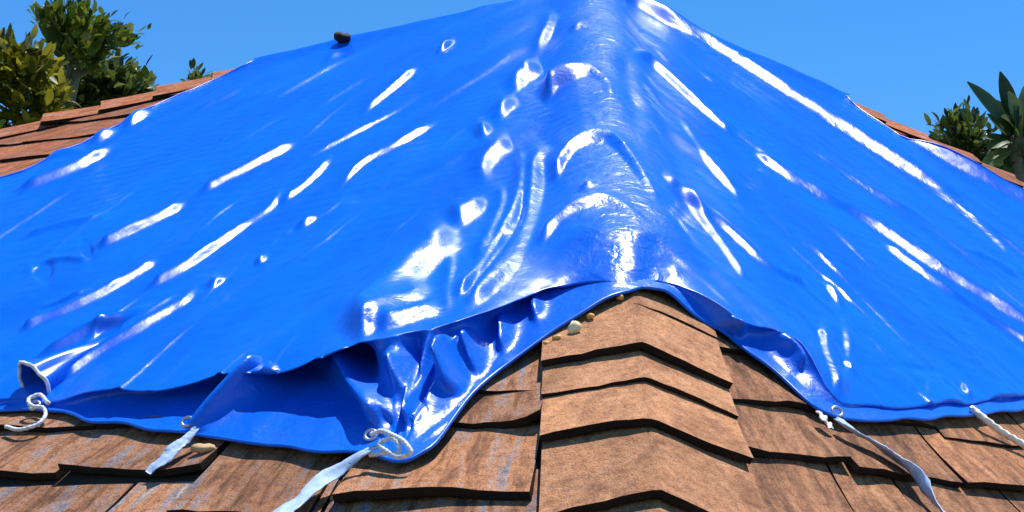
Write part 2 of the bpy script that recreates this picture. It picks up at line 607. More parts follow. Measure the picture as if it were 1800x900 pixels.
for k in range(1, 7):
    course(1, 1.915 + 0.105 * k, 0.11, joints(0.022, 0.24, 0.046), M_SHIN_R, 0.016)
# exposed corner beside the far left hip, and the strip beside the far right hip
for k in range(9):
    r = 0.30 + 0.10 * k
    lo = max(0.50, 0.90 - 0.38 * (r - 0.25) / 0.6)
    st = 0.32 / (EAVE_L * r)
    course(-1, r, 0.10, [1 - 0.045 / r - q * st for q in range(int((1 - lo) / st) + 2)][::-1], M_CAP_FAR, 0.009)
for k in range(10):
    r = 0.28 + 0.10 * k
    st = 0.30 / (EAVE_R * r)
    course(1, r, 0.10, [1 - 0.045 / r - q * st for q in range(3)][::-1], M_CAP_FAR, 0.009)


# the rest of the two slopes, well outside the picture: one joined field each
for side, el, mat, sl_, e0, rows in ((-1, EAVE_L, M_SHIN_L, SLOPE_L, 0.285, [1.2 + 0.11 * k for k in range(13)]), (1, EAVE_R, M_SHIN_R, SLOPE_R, 0.235, [1.2 + 0.11 * k for k in range(13)])):
    sink = []
    for r in rows:
        st = 0.32 / (el * r)
        t0 = e0 + rng.uniform(0, st)
        while t0 < 1 - 0.05 / r - st:
            shingle(side, t0, t0 + st * 0.995, r, 0.115, 0.013, 0.009, mat, sink=sink)
            t0 += st
    V = np.vstack([q[0] for q in sink])
    U = np.vstack([q[2] for q in sink])
    fs, idx, off = [], [], 0
    for q in sink:
        fs += [tuple(i + off for i in f) for f in q[1]]
        idx += [0] * q[3] + [1] * (len(q[1]) - q[3])
        off += len(q[0])
    ob = mesh_obj("shingle_field", V, fs, mat, sl_, U, smooth=False)
    ob.data.materials.append(M_EDGE)
    ob.data.polygons.foreach_set("material_index", np.array(idx, np.int32))
    ob["kind"] = "stuff"


def hip_cap(h, ea, eb, na, nb, r0, r1, half, lift, thick, mat, base_rise=0.010):
    """a bent ridge shingle over a hip between r0 (tucked) and r1 (butt edge)"""
    nc, nr = 17, 6
    s = np.linspace(-1, 1, nc) * half
    ph = rng.uniform(0, 6.28, 2)
    edge = r1 + 0.004 * np.sin(s * 17 + ph[0]) * 0.5 + rng.normal(0, 0.0007, nc)
    hn = unit(na + nb)
    bend = 0.035
    top, bot, uv = [], [], []
    for j in range(nr):
        f = j / (nr - 1)
        rr = r0 * (1 - f) + edge * f
        a = np.sqrt(s * s + bend * bend) - bend
        e = np.where((s < 0)[:, None], ea, eb)
        al = np.clip(0.5 + 0.5 * s / 0.05, 0, 1)
        nn = (1 - al)[:, None] * na + al[:, None] * nb
        nn /= np.linalg.norm(nn, axis=1, keepdims=True)
        rise = base_rise + lift * f**1.5 * (1 + 0.15 * np.sin(s * 20 + ph[1]))
        P = A + rr[:, None] * h + e * a[:, None] + nn * rise[:, None]
        top.append(P)
        bot.append(P - nn * (thick if f > 0 else 0.003))
        uv.append(np.stack([s, rr * 1.757], -1))
    V = np.vstack(top + bot)
    U = np.vstack(uv + uv)
    g = grid_faces(nr, nc)
    o = nr * nc
    fs = [tuple(q) for q in g] + [tuple(q[::-1] + o) for q in g]
    loop = list(range(nc)) + [nc * k + nc - 1 for k in range(1, nr)] + [nc * (nr - 1) + k for k in range(nc - 2, -1, -1)] + [nc * k for k in range(nr - 2, 0, -1)]
    for i, p in enumerate(loop):
        q = loop[(i + 1) % len(loop)]
        fs.append((p, p + o, q + o, q))
    ob = mesh_obj("hip_cap", V, fs, mat, house, U, smooth=False)
    edge_slot(ob, (nr - 1) * (nc - 1))
    return ob


def perp(n, h, towards):
    e = unit(np.cross(n, unit(h)))
    return e if e @ towards > 0 else -e


eL, eR = perp(NL, HF, HL), perp(NR, HF, HR)
e0_, e1_, e2_, e3_, e4_ = [roof_rt(1126, y_, 0.028)[0] for y_ in (528, 610, 662, 742, 876)]
cap_edges = [1.27, 1.37, 1.46, e0_, e1_, e2_, e3_, e4_, 2.03, 2.13, 2.23, 2.34, 2.45, 2.56]
for a, b in zip(cap_edges[:-1], cap_edges[1:]):
    hip_cap(HF, eL, eR, NL, NR, a - 0.035, b, 0.172, (0.003 if b < 1.5 else 0.011 if b == e0_ else 0.017 if b != e2_ else 0.010), (0.011 if b != e2_ else 0.006) if b > 1.5 else 0.006, M_CAP, 0.018 if b > e0_ else 0.011)
eLf, eLb = perp(NL, HL, HF), perp(NBL, HL, HB)
eRf, eRb = perp(NR, HR, HF), perp(NBR, HR, HB)
for k in range(40):
    b = 0.395 + 0.055 * k
    hip_cap(HL, eLb, eLf, NBL, NL, b - 0.07, b, 0.15, rng.uniform(0.010, 0.022), 0.010, M_CAP_FAR)
    b = 0.385 + 0.06 * k
    hip_cap(HR, eRf, eRb, NR, NBR, b - 0.08, b, 0.15, rng.uniform(0.010, 0.022), 0.010, M_CAP_FAR)

# ------------------------------------------------------------------ the tarp
# lip: where the sheet leaves the roof and drops;  hem: its lower edge.  (picture place x, y, height above the roof), same count
LIP = [(-420, 720, .04), (-150, 712, .04), (60, 700, .03), (110, 703, .035), (160, 692, .05), (300, 680, .06), (430, 660, .07), (500, 648, .075), (560, 632, .085),
       (600, 616, .095), (640, 604, .10), (700, 592, .10), (760, 580, .095), (810, 566, .09), (860, 545, .08), (905, 526, .065), (950, 510, .05), (1010, 500, .04),
       (1070, 492, .045), (1115, 488, .044), (1145, 488, .044), (1190, 497, .048), (1240, 522, .055), (1300, 552, .06), (1360, 577, .06), (1405, 605, .055), (1440, 655, .045),
       (1475, 706, .028), (1510, 720, .022), (1600, 722, .019), (1700, 714, .019), (1800, 702, .019), (1950, 680, .02), (2300, 645, .02)]
HEM = [(-420, 745, .02), (-150, 735, .02), (60, 722, .02), (110, 728, .02), (160, 740, .022), (300, 757, .024), (430, 777, .025), (500, 785, .025), (560, 791, .025),
       (600, 796, .025), (655, 802, .03), (715, 808, .035), (760, 786, .035), (795, 735, .03), (830, 692, .025), (872, 655, .022), (920, 618, .028), (985, 568, .036),
       (1060, 521, .043), (1112, 502, .043), (1140, 500, .043), (1180, 513, .042), (1215, 537, .032), (1272, 580, .022), (1335, 632, .022), (1385, 675, .022), (1430, 715, .022),
       (1470, 742, .018), (1510, 746, .016), (1600, 743, .016), (1700, 736, .016), (1800, 724, .016), (1950, 705, .02), (2300, 672, .02)]
lip_rt = np.array([roof_rt(*p) for p in LIP])
hem_rt = np.array([roof_rt(*p) for p in HEM])
lip_h = np.array([p[2] for p in LIP])
hem_h = np.array([p[2] for p in HEM])
hem_rt[:, 0] = np.maximum(hem_rt[:, 0], lip_rt[:, 0] + 0.004)

# side edges of the tarp as t(r)
le = [roof_rt(x, y, 0.034) for x, y in ((340, 152), (240, 203), (150, 247), (40, 298), (-120, 352))]
re_ = [roof_rt(x, y, 0.034) for x, y in ((1580, 232), (1700, 299), (1800, 355), (1900, 420))]
TL = [(0.0, -1.45), (0.25, -1.30), (0.335, -1.12), (0.365, -0.95)] + le + [(1.35, -0.44), (1.75, -0.36), (2.2, -0.3)]
TR = [(0.0, 1.45), (0.25, 1.30), (0.33, 1.12), (0.355, 0.93), (0.43, 0.82)] + re_ + [(1.2, 0.55), (1.7, 0.40), (2.2, 0.33)]
TL, TR = np.array(sorted(TL)), np.array(sorted(TR))


def tl(r):
    return np.interp(r, TL[:, 0], TL[:, 1])


def tr(r):
    return np.interp(r, TR[:, 0], TR[:, 1])


NC, NRM, NSK = 1500, 440, 56


def gsmooth(a, k):
    x = np.arange(-3 * k, 3 * k + 1)
    g = np.exp(-0.5 * (x / k)**2)
    g /= g.sum()
    return np.convolve(np.pad(a, 3 * k, mode='edge'), g, mode='valid')


s_l = (lip_rt[:, 1] - tl(lip_rt[:, 0])) / (tr(lip_rt[:, 0]) - tl(lip_rt[:, 0]))
order = np.argsort(s_l)
S = np.linspace(0, 1, NC)
rl = gsmooth(np.interp(S, s_l[order], lip_rt[order, 0]), 4)
hl = gsmooth(np.interp(S, s_l[order], lip_h[order]), 4)
hl_wide = gsmooth(hl, 40)
rh = gsmooth(np.interp(S, s_l[order], hem_rt[order, 0]), 3)
th_ = gsmooth(np.interp(S, s_l[order], hem_rt[order, 1]), 3)
hh = gsmooth(np.interp(S, s_l[order], hem_h[order]), 3)
def ripple(lo, hi, n, seed):
    g = np.random.default_rng(seed)
    return sum(g.normal() * np.sin(2 * np.pi * S * 3.4 / g.uniform(lo, hi) + g.uniform(0, 6.28)) for _ in range(n)) / math.sqrt(n)


rl = rl + 0.0022 * ripple(.05, .2, 9, 1)
hl = hl + 0.0030 * ripple(.06, .22, 9, 2)
rh = rh + 0.0014 * ripple(.06, .2, 9, 3)
hh = np.maximum(hh + 0.0022 * ripple(.05, .18, 9, 4), 0.012)
tl_lip = tl(rl) + S * (tr(rl) - tl(rl))

# main sheet
W = np.linspace(0, 1, NRM)[:, None]
r_m = 0.004 + W * (rl[None, :] - 0.004)
t_m = tl(r_m) + S[None, :] * (tr(r_m) - tl(r_m))
dist = (rl[None, :] - r_m)
H0 = np.interp(r_m, [0, 0.3, 0.6], [0.004, 0.012, 0.03]) + np.maximum(hl_wide[None, :] - 0.03, 0) * np.exp(-dist / 0.5) + (hl - hl_wide)[None, :] * np.exp(-dist / 0.06)
# tented over the front hip and held off the caps
hipd = np.abs(t_m) * 3.2 * np.maximum(r_m, 0.1)
H0 = H0 + 0.036 * np.exp(-(hipd / 0.12)**4) * np.clip(dist / 0.08, 0, 1)
for edge_t in (-1, 1):
    H0 = H0 + np.interp(r_m, [0.1, 0.3], [0.004, 0.022]) * np.exp(-((t_m - edge_t) * 3.2 * r_m / 0.12)**2)
# skirt rows: drop, then flare out to the hem
Q = np.linspace(0, 1, NSK + 1)[1:, None]
UC = [.3, .3, .2, .4, 1.0, 1.5, 1.7, 1.7, 1.8, 1.8, .2, 0, 0, .3, .9, 1.0, .8, .3, 0, 0, 0, .3, .5, .5, .4, .2, .1, 0, .1, .1, .1, .1, .1, .1]
uc = gsmooth(np.interp(S, s_l[order], np.array(UC)[order]), 4)[None, :]
g_ = Q**1.4 - uc * 4 * Q * (1 - Q)**2
k_ = (1 - Q)**(1.9 + 0.9 * np.minimum(uc, 1))
r_s = rl + (rh - rl) * g_
t_s = tl_lip + (th_ - tl_lip) * Q**1.1
H_s = hh + (hl - hh) * k_

r_all = np.vstack([r_m, r_s])
t_all = np.vstack([t_m, t_s])
H_all = np.vstack([H0, H_s])
q_all = np.vstack([np.zeros((NRM, NC)), np.broadcast_to(Q, (NSK, NC))])


def smooth_base(r, t):
    """the roof surface with its hips rounded over"""
    k = 0.055 / (3.2 * np.maximum(r, 0.06))

    def sp(x, kk):
        return 0.5 * (x + np.sqrt(x * x + kk * kk))
    uL, uR = sp(-t, k), sp(t, k)
    bL, bR = sp(-t - 1, 0.4 * k), sp(t - 1, 0.4 * k)
    wF = (1 - uL - uR + bL + bR)[..., None]
    return A + r[..., None] * (wF * HF + (uL - 2 * bL)[..., None] * HL + (uR - 2 * bR)[..., None] * HR + (bL + bR)[..., None] * HB)


PB = smooth_base(r_all, t_all)
NB = base_n(r_all, t_all)
pix = proj(PB + NB * H_all[..., None])
dep = (PB @ FW)
mpp = dep / F_PX                         # metres per picture unit at each vertex
PX, PY = pix[..., 0], pix[..., 1]
DH = np.zeros_like(H_all)                # folds along the roof normal
DR = np.zeros_like(H_all)                # folds of the skirt, outwards down the slope


SUNV = np.array(sdir)
# --- soft undulation and film wrinkles running along the sun-glint direction (metric coordinates on each slope)
hx = np.where(t_all < 0, -1, 1)
dnL, dnR = unit(np.array([0, 0, -1.0]) + NL * NL[2]), unit(np.array([0, 0, -1.0]) + NR * NR[2])
cL, cR = unit(HL - HF), unit(HR - HF)
neg = (t_all < 0)[..., None]
X_e = ((PB - A) * np.where(neg, cL, cR)).sum(-1)
Y_s = ((PB - A) * np.where(neg, dnL, dnR)).sum(-1)


def glint_angle(px, py, c, dn, n):
    """fold direction that glints in the sun on a slope, as an angle from the contour"""
    r, t = roof_rt(px, py)
    p = base_pt(r, t)
    h = unit(unit(-p) + SUNV)  # half-way vector of sun and view; folds square to it glint
    d = np.cross(n, h)
    return math.atan2(d @ dn, d @ c) % math.pi


aL, aR = glint_angle(450, 380, cL, dnL, NL), glint_angle(1480, 380, cR, dnR, NR)
ang = np.where(t_all < 0, aL, aR)
U_al = X_e * np.cos(ang) + Y_s * np.sin(ang)
U_ac = X_e * -np.sin(ang) + Y_s * np.cos(ang)
und = np.zeros_like(H_all)
for i in range(26):
    lam = rng.uniform(0.05, 0.30)
    lal = lam * rng.uniform(4, 10)
    a_ = rng.uniform(-1, 1) * 0.0065 * lam
    und += a_ * np.sin(2 * np.pi * (U_ac / lam + U_al / lal) + rng.uniform(0, 6.28) + hx * rng.uniform(0, 3))
for i in range(14):
    lam = rng.uniform(0.03, 0.09)
    th0 = rng.uniform(0, np.pi)
    und += 0.003 * lam * rng.uniform(-1, 1) * np.sin(2 * np.pi * (np.cos(th0) * X_e + np.sin(th0) * Y_s) / lam + rng.uniform(0, 6.28))
seam = np.clip(np.abs(t_all) * 3.2 * r_all / 0.10, 0, 1)
und *= seam


H_all = H_all + und * np.clip(1 - q_all, 0.2, 1)


def polydist(pts, pad):
    """distance in the picture's scale from every vertex near the polyline, and place 0..1 along it"""
    pts = np.asarray(pts, float)
    lo, hi = pts.min(0) - pad, pts.max(0) + pad
    mask = (PX > lo[0]) & (PX < hi[0]) & (PY > lo[1]) & (PY < hi[1])
    X = np.stack([PX[mask], PY[mask]], -1)
    best = np.full(len(X), 1e9)
    sgn = np.zeros(len(X))
    u = np.zeros(len(X))
    L = np.r_[0, np.cumsum(np.linalg.norm(np.diff(pts, axis=0), axis=1))]
    for i in range(len(pts) - 1):
        a, b = pts[i], pts[i + 1]
        ab = b - a
        x = np.clip(((X - a) @ ab) / (ab @ ab), 0, 1)
        dv = X - a - x[:, None] * ab
        d = np.linalg.norm(dv, axis=1)
        m = d < best
        best[m] = d[m]
        sgn[m] = np.sign(ab[0] * dv[m, 1] - ab[1] * dv[m, 0])
        u[m] = (L[i] + x[m] * np.linalg.norm(ab)) / L[-1]
    return mask, best, sgn, u




def fold(pts, width=9, amp=1.0, taper=0.25, skirt=False, n=None, arch=False, thin=0.37, faint=False, lift=0.0):  # flanks shaped to catch the sun as bright streaks
    """a pulled fold along a line (width in picture units): one flank steep, the other long and shallow; amp 1 tilts the
    steep flank so that it mirrors the sun to the camera; amp < 0 a narrow sunk crease"""
    P = smooth_path(pts, n or max(6, 6 * len(pts)))
    mask, d, sg, u = polydist(P, width * 6)
    if not mask.any():
        return
    taper = min(0.5, max(taper, 34.0 / np.linalg.norm(np.diff(P, axis=0), axis=1).sum()))
    env = np.clip(np.minimum(u, 1 - u) / max(taper, 1e-3), 0, 1)
    env = env * env * (3 - 2 * env)
    if skirt:
        hgt = amp * width * mpp[mask] * env / np.cosh(d / width)**2
        DH[mask] += lift * hgt * (q_all[mask] > 0) * np.sin(np.pi * np.clip(q_all[mask], 0, 1)**0.6)
        DR[mask] += hgt * (q_all[mask] > 0) * np.sin(np.pi * np.clip(q_all[mask], 0, 1)**0.75)**0.7
        return
    fade = np.clip(1 - q_all[mask] * 1.6, 0, 1)
    if amp < 0:
        DH[mask] += amp * width * mpp[mask] * env / np.cosh(d / width)**2 * fade
        return
    # slope that makes the steep flank glint, along the line
    X3 = np.array([sheet_n(p[0], p[1]) for p in P])
    X3[:, 0] = np.array([surf_n(p[0], p[1])[0] for p in P])
    pos, nor = X3[:, 0], X3[:, 1]
    T = np.gradient(pos, axis=0)
    T -= nor * (T * nor).sum(1, keepdims=True)
    T /= np.linalg.norm(T, axis=1, keepdims=True)
    E = np.cross(nor, T)
    vv = -pos / np.linalg.norm(pos, axis=1, keepdims=True)
    h = vv + SUNV
    h /= np.linalg.norm(h, axis=1, keepdims=True)
    sl = (h * E).sum(1) / (h * nor).sum(1)
    if not faint:
        nb = np.array([surf_n(p[0], p[1])[1] for p in P])
        sb = (h * E).sum(1) / (h * nb).sum(1) - (nb * E).sum(1)
        sl = np.where(np.abs(sb) > np.abs(sl), sb, sl)
    kk_ = np.arange(len(sl))
    sl = np.polyval(np.polyfit(kk_, sl, 1), kk_)
    q0, q1 = proj(pos), proj(pos + E * 0.002)
    tp = np.gradient(q0, axis=0)
    tp /= np.linalg.norm(tp, axis=1, keepdims=True)
    dv = q1 - q0
    cr = tp[:, 0] * dv[:, 1] - tp[:, 1] * dv[:, 0]        # picture distance across the line for 2 mm on the sheet
    mper = 0.002 / np.maximum(np.abs(cr), 0.3)
    mper = np.minimum(mper, 3.6 * (pos @ FW) / F_PX)
    mper = np.polyval(np.polyfit(kk_, mper, 2), kk_)
    side = np.sign(np.mean(cr * sl))
    uu = np.linspace(0, 1, len(P))
    sl = np.interp(u, uu, np.abs(sl))
    mper = np.interp(u, uu, mper)
    width = max(width * thin, 2.1)
    x = d * sg * side / width
    if arch:                                  # a rounded roll over the hip
        DH[mask] += amp * 1.15 * width * 2.0 * mpp[mask] * 1.3 * env / np.cosh(d / (width * 2.0))**2 * fade
        return
    prof = (0.5 - 0.25 * (np.sqrt((x + 1)**2 + .12) - np.sqrt((x - 1)**2 + .12))) * np.exp(-(np.minimum(x, 0) / 2.6)**2)
    kd = rng.uniform(0, 6.28, 2)
    Lp = np.linalg.norm(np.diff(P, axis=0), axis=1).sum()
    env = env * (1 + 0.035 * np.sin(u * Lp / 26 + kd[0]) + 0.02 * np.sin(u * Lp / 12 + kd[1]))
    add = amp * np.clip(sl, 0.15, 0.9) * 2.0 * width * mper * prof * env * fade
    gain = 1.06
    if not faint:
        # fold height shaped for the light: the gain whose steep flank glints most
        rows, cols = np.nonzero(mask)
        r0_, r1_, c0_, c1_ = rows.min(), rows.max() + 1, cols.min(), cols.max() + 1
        st = max(1, int(math.sqrt((r1_ - r0_) * (c1_ - c0_) / 40000)))
        blk_ = (slice(r0_, r1_, st), slice(c0_, c1_, st))
        full = np.zeros(mask.shape)
        full[mask] = add
        sel = np.zeros(mask.shape, bool)
        sel[mask] = (np.abs(x) < 0.8) & (env > 0.6)
        selb = sel[blk_]
        if selb.sum() > 5:
            best = None
            Pb, Nb, Hb, Fb = PB[blk_], NB[blk_], H_all[blk_] + DH[blk_], full[blk_]
            for g_try in (0.5, 0.65, 0.8, 0.95, 1.1, 1.25, 1.4):
                Q3 = Pb + Nb * (Hb + g_try * Fb)[..., None]
                nn = np.cross(np.gradient(Q3, axis=1), np.gradient(Q3, axis=0))[selb]
                nn *= np.sign((nn * Nb[selb]).sum(-1, keepdims=True))
                nn /= np.linalg.norm(nn, axis=-1, keepdims=True) + 1e-12
                q3 = Q3[selb]
                hv = SUNV - q3 / np.linalg.norm(q3, axis=-1, keepdims=True)
                hv /= np.linalg.norm(hv, axis=-1, keepdims=True)
                c_ = np.exp(-(np.arccos(np.clip((nn * hv).sum(-1), -1, 1)) / 0.16)**2).mean()
                if best is None or c_ > best[0]:
                    best = (c_, g_try)
            gain = best[1]
    DH[mask] += gain * add


P0_ = PB + NB * H_all[..., None]
NF = np.cross(np.gradient(P0_, axis=1), np.gradient(P0_, axis=0))
NF *= np.sign((NF * NB).sum(-1, keepdims=True))
NF /= np.linalg.norm(NF, axis=-1, keepdims=True) + 1e-12
SUBX, SUBY, SUBN, SUBP = PX[:NRM:3, ::3].ravel(), PY[:NRM:3, ::3].ravel(), NF[:NRM:3, ::3].reshape(-1, 3), P0_[:NRM:3, ::3].reshape(-1, 3)


def sheet_n(px, py):
    i = int(np.argmin((SUBX - px)**2 + (SUBY - py)**2))
    return np.stack([SUBP[i], SUBN[i]])


def surf_n(px, py, H=0.03):
    r, t = roof_rt(px, py, H)
    nn = base_n(r, t)
    return np.stack([base_pt(r, t) + H * nn, nn])


# --- long pulls on the left slope
fold([(20, 345), (90, 318), (150, 292), (212, 256)], 9, .9)
fold([(30, 424), (100, 402), (200, 380)], 8, .7)
fold([(165, 445), (230, 415), (300, 380), (335, 358)], 10, 1.0, .1)
fold([(345, 348), (400, 320), (455, 292), (525, 255)], 9, .95, .1)
fold([(40, 486), (75, 464), (110, 458), (150, 462), (180, 440)], 9, .9)
fold([(30, 590), (75, 570), (110, 556), (160, 533), (220, 500), (285, 460)], 10, .98, .08)
fold([(255, 515), (330, 475), (390, 432), (435, 400), (470, 375), (505, 330)], 11, 1.0, .08)
fold([(488, 364), (530, 332), (565, 300), (592, 272)], 9, .95, .15)
fold([(105, 672), (180, 620), (250, 580), (305, 546), (330, 530), (352, 503)], 11, 1.0, .06)
fold([(362, 512), (398, 488)], 10, .95, .3)
fold([(50, 638), (130, 605), (200, 575), (285, 535)], 9, .95)
fold([(90, 612), (160, 588), (240, 563), (290, 532)], 8, .9)
fold([(200, 600), (260, 560), (320, 515)], 8, .85)
fold([(585, 345), (640, 290), (700, 258), (780, 212)], 8, .85)
fold([(630, 206), (690, 160), (742, 118)], 9, .95, .15)
fold([(765, 100), (805, 68)], 8, .85, .4)
fold([(560, 114), (602, 86)], 8, .9, .4)
fold([(50, 542), (120, 530), (170, 512)], 8, .85)
fold([(515, 408), (560, 382)], 8, .85, .4)
fold([(445, 468), (475, 452)], 8, .8, .4)
fold([(210, 234), (245, 212), (275, 196)], 10, .8, .3)
fold([(310, 167), (345, 150)], 8, .8, .4)
fold([(150, 260), (215, 230)], 9, .8, .3)
fold([(70, 282), (155, 264)], 9, .9, .3)
# dark sinks
fold([(600, 355), (640, 342), (720, 312), (790, 290), (850, 262)], 9, -.75, .15)
fold([(55, 485), (80, 474), (98, 470)], 14, -1.5, .4)
fold([(140, 446), (165, 436)], 12, -1.4, .4)
fold([(1092, 70), (1105, 130), (1120, 190), (1132, 238)], 18, -.55, .3)
fold([(1540, 640), (1600, 648), (1690, 655)], 6, -.8, .2)
fold([(1600, 684), (1635, 680)], 7, -.9, .4)
# --- bundle of folds gathered towards the left of the hip
fold([(985, 20), (960, 70), (935, 112)], 12, .9, thin=0.5)
fold([(958, 128), (925, 140), (892, 172)], 17, 1.05, .2, thin=0.5)
fold([(915, 178), (890, 195), (872, 222)], 15, 1.05, .25, thin=0.5)
fold([(868, 222), (842, 252)], 15, 1.05, .35, thin=0.5)
fold([(978, 265), (955, 290), (945, 340), (930, 400), (900, 450), (865, 500), (825, 545)], 22, 1.1, .1, thin=0.5)
fold([(915, 252), (922, 300), (912, 360), (880, 420), (845, 480), (803, 532)], 13, 1.15, .1, thin=0.5)
fold([(905, 262), (870, 275), (855, 300), (870, 320)], 18, 1.0, .2, thin=0.5)
fold([(885, 320), (888, 355), (868, 405), (835, 460)], 12, 1.0, .15, thin=0.5)
fold([(940, 395), (905, 470), (855, 520), (795, 562)], 15, 1.0, .2, thin=0.5)
fold([(842, 335), (845, 365), (815, 390), (788, 404)], 22, 1.0, .2, thin=0.5)
fold([(820, 415), (770, 450), (720, 495), (670, 550), (612, 608)], 34, 1.05, .22, thin=0.5)
fold([(800, 440), (795, 480), (790, 520), (795, 560)], 12, 1.0, .2, thin=0.5)
fold([(770, 508), (710, 545), (660, 580), (622, 607)], 19, 1.05, .25, thin=0.5)
fold([(790, 548), (720, 570), (655, 592)], 15, 1.0, .3, thin=0.45)
fold([(890, 400), (850, 465), (815, 530)], 8, -1.2, .2)
fold([(930, 330), (908, 400), (862, 470), (800, 545)], 6, -1.1, .2)
# --- arches over the hip
fold([(955, 185), (980, 155), (1010, 137), (1038, 130), (1058, 142), (1078, 180)], 22, 1.0, .15, thin=.27)
fold([(974, 325), (988, 290), (1010, 262), (1040, 246), (1070, 248), (1095, 270), (1125, 312), (1165, 368)], 22, 1.05, .1, thin=.27)
fold([(946, 440), (985, 392), (1020, 366), (1060, 355), (1095, 366), (1132, 402)], 20, 1.0, .15, thin=.27)
fold([(1005, 475), (1035, 442), (1065, 428), (1100, 438), (1132, 474)], 14, .9, .2, thin=.27)
fold([(960, 492), (1010, 492), (1065, 478)], 14, 1.0, .25, thin=.27)
fold([(1012, 338), (1058, 322)], 14, .9, .4, thin=.27)
fold([(1028, 188), (1055, 212), (1068, 238)], 12, .8, .3, thin=.27)
fold([(1000, 60), (1020, 48), (1045, 52)], 12, .8, .3, thin=.27)
fold([(1000, 500), (965, 515), (935, 520)], 10, 1.0, .3)
# --- long pulls on the right slope
fold([(1085, -8), (1150, 28), (1230, 72), (1300, 115), (1390, 172), (1480, 228), (1580, 292), (1700, 365)], 9, 1.3, .05)
fold([(1110, 85), (1180, 145), (1240, 200), (1295, 246)], 8, .85, .1)
fold([(1188, 198), (1210, 235), (1240, 280), (1280, 325), (1312, 365)], 9, .95, .1)
fold([(1320, 268), (1370, 305), (1440, 348), (1510, 383), (1560, 415), (1640, 470), (1710, 515), (1800, 572), (1900, 640)], 9.5, 1.1, .04)
fold([(1545, 428), (1640, 500), (1720, 550), (1800, 600), (1860, 640)], 8, .9, .1)
fold([(1188, 335), (1230, 385), (1270, 435), (1315, 502)], 11, 1.05, .1)
fold([(1160, 302), (1210, 360), (1280, 410), (1350, 470), (1432, 512)], 8, .8, .1)
fold([(1440, 495), (1465, 525), (1482, 550)], 9, .95, .3)
fold([(1620, 320), (1700, 380), (1800, 480)], 8, .6)
fold([(1690, 435), (1800, 492)], 9, .7)
fold([(1400, 250), (1520, 330), (1640, 400)], 7, .6)
fold([(1585, 236), (1650, 275), (1720, 316), (1800, 362), (1880, 410)], 9, 1.3, .06)
fold([(1438, 555), (1450, 620), (1465, 680), (1473, 708)], 16, .9, .12)
fold([(1476, 555), (1488, 610), (1486, 660), (1476, 704)], 16, .9, .12)
fold([(1688, 650), (1695, 690), (1718, 714)], 9, 1.2, .3)
fold([(1180, 462), (1190, 494)], 12, 1.2, .4)
# many fine folds beside the long ones, aligned to glint in the sun
for i in range(260):
    left = rng.random() < 0.5
    x0, y0 = (rng.uniform(20, 900), rng.uniform(60, 640)) if left else (rng.uniform(1120, 1850), rng.uniform(40, 700))
    r0, t0 = roof_rt(x0, y0, .03)
    if abs(t0) > 0.97 or (t0 < 0) != left or abs(t0) * r0 < 0.03:
        continue
    n0, c0, d0 = (NL, unit(HL - HF), None) if left else (NR, unit(HR - HF), None)
    p0 = base_pt(r0, t0)
    hh0 = unit(unit(-p0) + SUNV)
    dd = unit(np.cross(n0, hh0)) + c0 * rng.normal(0, 0.12)
    Ln = rng.uniform(0.15, 0.8)
    near = (np.abs(PX[:NRM:3, ::3] - x0) < 16) & (np.abs(PY[:NRM:3, ::3] - y0) < 12)
    if not near.any() or np.abs(DH[:NRM:3, ::3][near]).max() > 0.0012:
        continue
    q = proj(np.array([p0 - dd * Ln / 2, p0 - dd * Ln * 0.2 + np.cross(n0, dd) * rng.normal(0, .012), p0 + dd * Ln * 0.2 + np.cross(n0, dd) * rng.normal(0, .012), p0 + dd * Ln / 2]))
    fold([tuple(v) for v in q], rng.uniform(4.5, 6.5), rng.uniform(.3, .8), .4, faint=True)
# --- skirt pleats
fold([(325, 768), (400, 715), (450, 680), (500, 640)], 13, 4.0, .1, True, lift=1.3)
fold([(480, 740), (530, 700), (575, 650)], 13, 1.5, .2, True)
fold([(612, 612), (640, 680), (692, 745)], 17, 2.6, .1, True, lift=1.2)
fold([(600, 640), (620, 700), (650, 750)], 14, -2.6, .2, True)
fold([(690, 610), (712, 680), (728, 755)], 11, 2.4, .15, True, lift=1.2)
fold([(775, 585), (795, 640), (808, 705)], 13, 2.8, .15, True, lift=1.2)
fold([(822, 570), (836, 615), (842, 670)], 10, 2.6, .2, True, lift=1.2)
fold([(884, 545), (892, 580), (880, 630)], 11, 2.8, .25, True, lift=1.2)
fold([(938, 508), (946, 540), (940, 575)], 10, 2.2, .3, True, lift=1.1)
fold([(722, 610), (735, 680), (752, 750)], 9, -3.2, .2, True)
fold([(755, 605), (765, 670), (785, 720)], 7, -2.6, .2, True)
fold([(850, 570), (865, 600)], 11, -2.6, .3, True)
fold([(912, 540), (922, 575)], 11, -2.6, .3, True)
fold([(1275, 545), (1292, 575), (1300, 600)], 10, 2.0, .25, True, lift=1.1)
fold([(1345, 580), (1385, 612), (1408, 655)], 13, 1.6, .2, True, lift=0.8)
fold([(60, 690), (95, 705)], 12, 1.0, .4, True)

# gathers fanning out from the knotted corner
kx, ky = 702, 800
fan = np.arctan2(PX - kx, -(PY - ky))
fdist = np.hypot(PX - kx, PY - ky)
FA = [-1.1, -.80, -.60, -.44, -.30, -.14, .0, .13, .26, .36, .48, .62, .74, .86, .97, 1.08, 1.22]
FV = [0, -.9, 1.3, .8, -.4, .35, .3, -1.3, .6, -1.0, 1.0, .5, -.3, -1.0, .8, -.5, 0]
pl = np.interp(fan, FA, FV)
gm = (q_all > 0) * np.clip((fdist - 12) / 70, 0, 1) * np.clip((340 - fdist) / 120, 0, 1)
bell = np.sin(np.pi * np.clip(q_all, 0, 1)**0.6)**0.8
DR += pl * 0.020 * gm * bell
DH += pl * 0.008 * gm * bell

